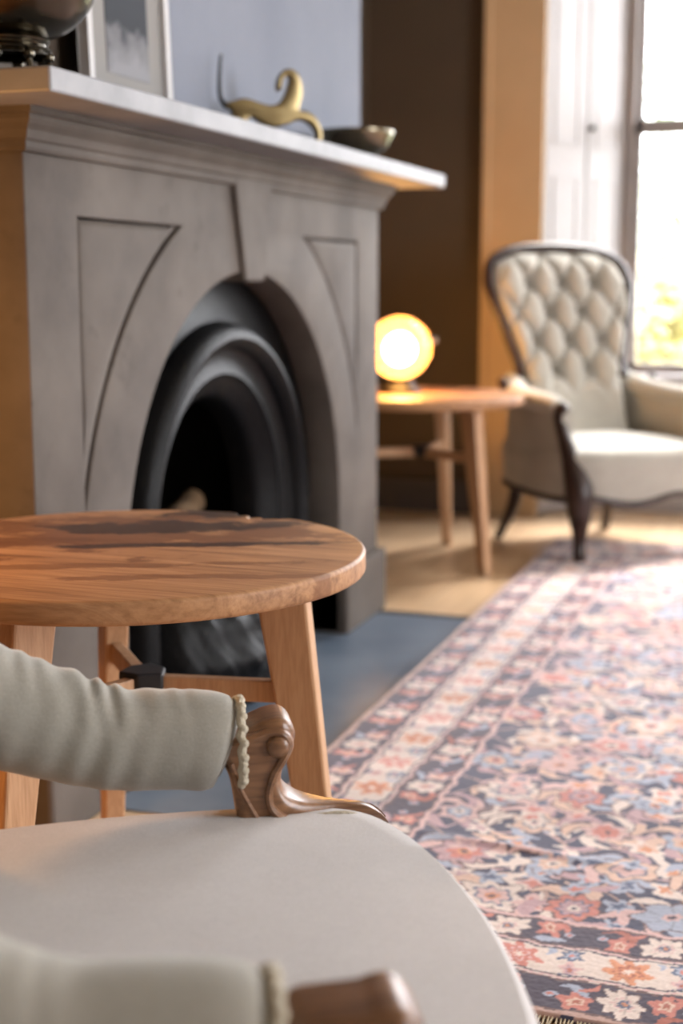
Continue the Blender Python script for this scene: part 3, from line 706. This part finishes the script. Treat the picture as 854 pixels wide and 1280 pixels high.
def chair_back(parent, fab, wd, side_scroll=True):
    H = smooth_path(HALF, 6); nz = 70; ns = 50
    ts = np.linspace(.36, 1.012, nz)
    hz = np.array([p[1] for p in H]); hs_ = np.array([p[0] for p in H])
    width = lambda t: float(np.interp(t, hz, hs_))
    btn = []
    for r_, z in enumerate((.60,.70,.80,.90)):
        n = 3 if r_ % 2 else 2
        for k in range(n): btn.append(((k-(n-1)/2)*.135, z))
    B2 = np.array(btn)
    def puff(s, t):
        d = np.hypot(B2[:,0]-s, (B2[:,1]-t)); h = .075
        dep = sum(.040*math.exp(-(q/.026)**2) for q in d)
        # creases along the diamonds
        a = (s/.0675+(t-.60)/.10)+1; b_ = (s/.0675-(t-.60)/.10)+1
        def cr(u): u = abs((u+1) % 2-1); return math.exp(-u/.16)
        zone = 1/(1+math.exp(-(t-.55)/.02)); dep += zone*.034*max(cr(a+0), cr(b_+0))
        e = 1-min(1, abs(s)/max(width(t), .01)); edge = min(1, e/.16); top = min(1, (1.014-t)/.07)
        return (h-dep)*math.sqrt(max(0, edge*(2-edge)))*math.sqrt(max(0, top*(2-top)))
    V = []; Fc = []
    for t in ts:
        wv = width(t)-.006
        for i in range(ns+1):
            s = wv*(-1+2*i/ns); V.append(tuple(back_pt(s, t, puff(s, t)+.004)))
    for j in range(nz-1):
        for i in range(ns): Fc.append((j*(ns+1)+i, j*(ns+1)+i+1, (j+1)*(ns+1)+i+1, (j+1)*(ns+1)+i))
    n0 = len(V)
    for t in ts:
        wv = width(t)-.006
        for i in range(ns+1):
            s = wv*(-1+2*i/ns); V.append(tuple(back_pt(s, t, -.035)))
    for j in range(nz-1):
        for i in range(ns): Fc.append((n0+j*(ns+1)+i+1, n0+j*(ns+1)+i, n0+(j+1)*(ns+1)+i, n0+(j+1)*(ns+1)+i+1))
    for j in range(nz-1):
        for i in (0, ns): Fc.append((j*(ns+1)+i, (j+1)*(ns+1)+i, n0+(j+1)*(ns+1)+i, n0+j*(ns+1)+i))
    bk = mesh_obj('backrest', V, Fc, fab, parent)
    for s, z in btn:
        p = back_pt(s, z, puff(s, z)+.006); MB().ball(tuple(p), .011, 8, .6, 1, 1).build('button', fab, bk)
    path = []
    for s, t in H: path.append(tuple(back_pt(s, t, .030)+Vector((0, .010*min(1, s/.1), .008))))
    full = path + [(x, -y, z) for x, y, z in path[-2::-1]]
    if side_scroll:
        # the stile ends sweep out to a scroll over the arm
        def tail(sg):
            pts = [back_pt(sg*.212, .60, .03), back_pt(sg*.228, .555, .035), back_pt(sg*.262, .535, .03), back_pt(sg*.300, .545, .05), back_pt(sg*.312, .565, .055)]
            return smooth_path([tuple(p) for p in pts], 5)
        cut = [p for p in full if p[2] > .61 or abs(p[1]) < .15]
        t1 = tail(1); t2 = tail(-1)
        full = t1[::-1] + cut + t2
    rr = [(.018,.019)]*len(full)
    fo = MB().sweep(full, rr, 10, up=(1,0,.2)).build('back_frame', wd, parent)
    if side_scroll:
        for sg in (1, -1):
            p = back_pt(sg*.312, .566, .055); MB().ball(tuple(p), .018, 8).build('scroll', wd, fo)
    return bk
def cabriole(parent, f, l, z_top, wd, outx, outy, zb=0.0, rear=False):
    o = Vector((outx, outy, 0)).normalized(); base = Vector((f, l, 0))
    if rear: prof = [(0,z_top,.024),(.005,z_top*.75,.024),(.025,z_top*.45,.020),(.055,z_top*.18,.017),(.075,zb,.016)]
    else: prof = [(-.01,z_top,.030),(.006,z_top-.04,.034),(.014,z_top*.72,.031),(.006,z_top*.5,.022),(-.004,z_top*.28,.017),(.004,zb+.03,.018),(.010,zb+.012,.021),(.010,zb,.017)]
    P = smooth_path([(base.x+o.x*d, base.y+o.y*d, z, r) for d, z, r in prof], 5)
    return MB().sweep([p[:3] for p in P], [p[3] for p in P], 12, up=(1,0,0)).build('leg', wd, parent)

# near armchair
ch = thing('armchair', 'open armchair in grey-beige linen with carved walnut arm fronts, nearest the viewer', 'armchair', (-.38, .955, 0), math.radians(28))
seat_cushion(ch, M['linen'], .255, .380, .400)
O = superoutline()
rings = [[(-.12+(a+.12)*f, l*f, z) for a, l in O] for f, z in ((.95,.205),(.985,.205),(.992,.215),(.992,.262),(.985,.27),(.93,.27))]
loft_rings(rings, 'seat_rail', M['walnut'], ch)
chair_back(ch, M['linen_arm'], M['walnut'], False)
for sg in (1, -1):
    cabriole(ch, .10, sg*.245, .215, M['walnut'], 1, sg*.8); cabriole(ch, -.33, sg*.2, .215, M['walnut'], -1, sg*.3, 0, True)
CARVE = [(-.040,.474),(-.017,.472),(.000,.478),(.015,.484),(.028,.486),(.038,.481),(.0435,.468),(.040,.453),(.032,.438),(.029,.422),(.034,.408),(.048,.398),(.070,.392),(.100,.388),(.118,.384),(.132,.374),(.140,.362),(.134,.358),(.120,.372),(.098,.374),(.060,.366),(.0,.362),(-.012,.376),(-.016,.400),(-.022,.430)]
for sg in (1, -1):
    lat = .300*sg
    dz = 0 if sg == 1 else .022; dxp = 0 if sg == 1 else -.03
    pts = [(-.010,lat,.454,.032,.034),(-.016,lat,.456,.043,.045),(-.030,lat,.459,.046,.049),(-.060,lat,.462,.046,.049),(-.12,lat-.0*sg,.466,.047,.050),(-.18,lat-.004*sg,.486,.048,.054),(-.24,lat-.012*sg,.511,.049,.057),(-.31,lat-.032*sg,.548,.048,.057),(-.37,lat-.07*sg,.575,.046,.055)]
    P = smooth_path(pts, 16)
    # wrinkled linen sleeve
    path = []; rad = []
    for i, p in enumerate(P):
        wv = 0
        path.append((p[0]-.012+ (0 if sg == 1 else -.03), p[1], p[2]+dz)); rad.append((p[3]+wv*.6, p[4]+wv))
    V0 = MB().sweep(path, rad, 40)
    pad = V0.build('arm_pad', M['linen_arm'], ch, angle=80)
    for vv in pad.data.vertices:
        x_, y_, z_ = vv.co; q_ = (x_-dxp)
        wgt = (1 if sg == 1 else .15)*math.exp(-((q_+.15)/.045)**2)+(.5*math.exp(-((q_+.24)/.03)**2)+.12*math.exp(-((q_+.06)/.02)**2))*(1 if sg == 1 else .1)
        ht = z_-(.47+dz+max(0, -q_-.12)*.45)
        vv.co.z += .0030*wgt*math.sin(q_*260+ht*38+sg*(y_-lat)*45+1.2*math.sin(q_*90))*max(0, min(1, .35+ht*22))
        vv.co.y += .0014*wgt*math.sin(q_*210-ht*60)
    # braid round the front end of the pad
    ring = []
    for k in range(40):
        a = 2*PI*k/40; ring.append((-.010+.0015*math.sin(k*2.5)+dxp, lat+.0425*math.cos(a), .454+dz+.0435*math.sin(a)))
    MB().sweep(ring, [.0036+.0010*(k % 2) for k in range(40)], 8, closed=True, up=(1,0,0)).build('braid', M['braid'], pad)
    kn_ = MB()
    for k in range(20):
        a = 2*PI*k/20; kn_.ball((-.008+dxp, lat+.043*math.cos(a), .454+dz+.044*math.sin(a)), .0046, 6)
    kn_.build('braid_knots', M['braid'], pad)
    loop = smooth_path([(a, z+(dz if z > .43 else dz*max(0,(z-.37)/.06))) for a, z in CARVE], 4, True)
    sup = flat_solid('arm_support', [loop], .060, .010, M['walnut'], ch, Matrix.Translation((0, lat, 0)) @ XZ(0), 4)
    for vv in sup.data.vertices:
        f_ = max(0, min(1, (vv.co.x-.03)/.06)); vv.co.y = lat+(vv.co.y-lat)*(1-.74*f_)
        if sg == -1 and vv.co.x < .01: vv.co.x -= .03
    for side in (-1, 1):
        yo = lat+side*.0285
        st = smooth_path([(-.018,yo,.466),(.0,yo,.469),(.016,yo,.474),(.030,yo,.472),(.0365,yo,.460),(.031,yo,.447),(.022,yo,.432),(.016,yo,.412),(.020,yo,.395),(.036,yo,.383),(.06,yo,.380)], 5)
        MB().sweep([(x,y,z+(dz if z>.43 else dz*max(0,(z-.37)/.06))) for x,y,z in [(x_, lat+(y_-lat)*(1-.74*max(0,min(1,(x_-.03)/.06))), z_) for x_,y_,z_ in st]], [(.0048,.0060)]*len(st), 8, up=(0,1,0)).build('carved_bead', M['walnut'], sup)
        MB().ball((.0255, lat+side*.030, .459+dz), .0115, 10, 1, .6, 1).build('scroll_eye', M['walnut'], sup)
        st2 = smooth_path([(-.020,yo,.444),(-.012,yo,.420),(.0,yo,.396),(.010,yo,.378)], 5)
        MB().sweep([(x,y,z+(dz if z>.43 else 0)) for x,y,z in st2], [(.003,.0034)]*len(st2), 8, up=(0,1,0)).build('carved_bead', M['walnut'], sup)
    # pale scroll of upholstery that follows the tail of the support
    MB().sweep(smooth_path([(.06,lat-sg*.026,.384),(.09,lat-sg*.027,.386),(.112,lat-sg*.028,.380)], 4), .0035, 8).build('piping', M['braid'], ch)

# far armchair by the window
fc = thing('armchair', 'button-backed armchair with a dark wooden frame in front of the window', 'armchair', (-.631, 4.713, .004), math.radians(-46))
O = superoutline()
seat_cushion(fc, M['velvet'], .285, .360, .392)
rings = [[(-.12+(a+.12)*f, l*f, z) for a, l in O] for f, z in ((.93,.205),(.97,.200),(.985,.215),(.99,.29),(.96,.295))]
loft_rings(rings, 'seat_rail', M['velvet'], fc)
tr = [(-.12+(a+.12)*.975, l*.975, .204+.012*math.sin(l*19)) for a, l in O]
MB().sweep(tr, (.010), 8, closed=True).build('rail_moulding', M['dark_wood'], fc) if False else MB().sweep(tr, [(.010,.012)]*len(tr), 8, closed=True).build('rail_moulding', M['dark_wood'], fc)
chair_back(fc, M['velvet'], M['dark_wood'], True)
for sg in (1, -1):
    cabriole(fc, -.36, sg*.20, .215, M['dark_wood'], -1, sg*.45, 0, True)
    # arm post and front leg in one flowing piece
    prof = [(.040,.290,.500,.020),(.030,.288,.470,.020),(.045,.286,.430,.021),(.075,.282,.370,.027),(.105,.276,.300,.038),(.125,.270,.240,.047),(.128,.268,.185,.043),(.122,.262,.130,.031),(.120,.260,.075,.021),(.126,.263,.030,.022),(.130,.266,.010,.016)]
    P = smooth_path([(a, l*sg, z, r) for a, l, z, r in prof], 5)
    MB().sweep([p[:3] for p in P], [p[3] for p in P], 12, up=(1,0,0)).build('leg', M['dark_wood'], fc)
    MB().ball((.048, .290*sg, .502), .022, 10, 1.1, 1, .9).build('arm_scroll', M['dark_wood'], fc)
    pts = [(.030,.290,.505,.030,.020),(-.02,.292,.512,.040,.030),(-.12,.290,.516,.043,.034),(-.22,.278,.524,.043,.036),(-.31,.250,.545,.040,.036),(-.37,.21,.570,.035,.032)]
    P = smooth_path([(a, l*sg, z, r1, r2) for a, l, z, r1, r2 in pts], 6)
    MB().sweep([p[:3] for p in P], [(p[3], p[4]) for p in P], 18).build('arm_pad', M['velvet'], fc)
    # upholstered side below the arm
    line = smooth_path([(.055,.284),(-.02,.296),(-.12,.298),(-.22,.286),(-.31,.262),(-.37,.225)], 5); V = []; Fc = []
    zt = lambda a: .50+.06*max(0, (-a-.1)/.27); n = len(line)
    for a, l in line:
        V += [(a, sg*(l+.006), .205), (a, sg*(l+.014), .36), (a, sg*(l+.004), zt(a)), (a, sg*(l-.030), zt(a)), (a, sg*(l-.030), .205)]
    for i in range(n-1):
        for k in range(5): Fc.append((i*5+k, i*5+(k+1) % 5, (i+1)*5+(k+1) % 5, (i+1)*5+k))
    Fc += [(0,1,2,3,4), tuple((n-1)*5+k for k in range(5))[::-1]]
    mesh_obj('side_panel', V, Fc, M['velvet'], fc)

# warm lamp of the left alcove (just out of the picture)
pl = bpy.data.lights.new('alcove_lamp', 'POINT'); pl.energy = 15; pl.color = (1, .46, .13); pl.shadow_soft_size = .08
po = bpy.data.objects.new('alcove_lamp', pl); COL.objects.link(po); po.location = (-1.42, 1.28, .80)

# ------------------------------------------------------------------ garden
g = MB().box(-14, 14, 5.95, 40, -.62, -.6).build('garden_ground', mottled('garden_grass', S(96,104,70), S(120,124,88), 1.5, .9, 0), smooth=False)
struct(g, 'grass garden beyond the window')
def shrub(name, label, loc, rx, rz_, n, c1, c2, seed):
    rd_ = random.Random(seed); t = thing(name, label, 'tree' if 'tree' in name else 'shrub', loc)
    tr_ = MB()
    tips = []
    for k in range(9):
        a = rd_.uniform(0, 2*PI); r = rx*rd_.uniform(.2,.7); tip = (r*math.cos(a), r*math.sin(a), rz_*rd_.uniform(.9,1.7))
        tr_.sweep(smooth_path([(0,0,0),(tip[0]*.2,tip[1]*.2,tip[2]*.45),tip], 4), [.05*(1-.08*i) for i in range(9)], 6); tips.append(tip)
    tr_.build('branches', M['bark'], t)
    lf = MB()
    for k in range(n):
        while True:
            p = Vector((rd_.uniform(-1,1), rd_.uniform(-1,1), rd_.uniform(-1,1)))
            if p.length < 1: break
        p = Vector((p.x*rx, p.y*rx, rz_*1.05+p.z*rz_)); s = rd_.uniform(.05,.11)
        a = Vector((rd_.uniform(-1,1), rd_.uniform(-1,1), rd_.uniform(-.6,.6))).normalized(); b_ = a.orthogonal().normalized()
        lf.add([p-a*s, p+b_*s*.45, p+a*s, p-b_*s*.45], [(0,1,2,3)])
    fo_ = lf.build('foliage', mottled(name+'_leaf', c1, c2, 1.8, .8, 0), t, smooth=False, weld=False); fo_['kind'] = 'stuff'
    return t
shrub('garden_shrub', 'yellow-green garden shrub seen through the lower window pane', (-1.25, 10.6, -.6), .75, .85, 2600, S(138,134,80), S(186,174,112), 3)
shrub('garden_tree', 'pale green garden tree standing behind the shrub outside', (-2.3, 19.0, -.6), 1.6, 2.3, 3800, S(120,134,104), S(150,158,124), 5)
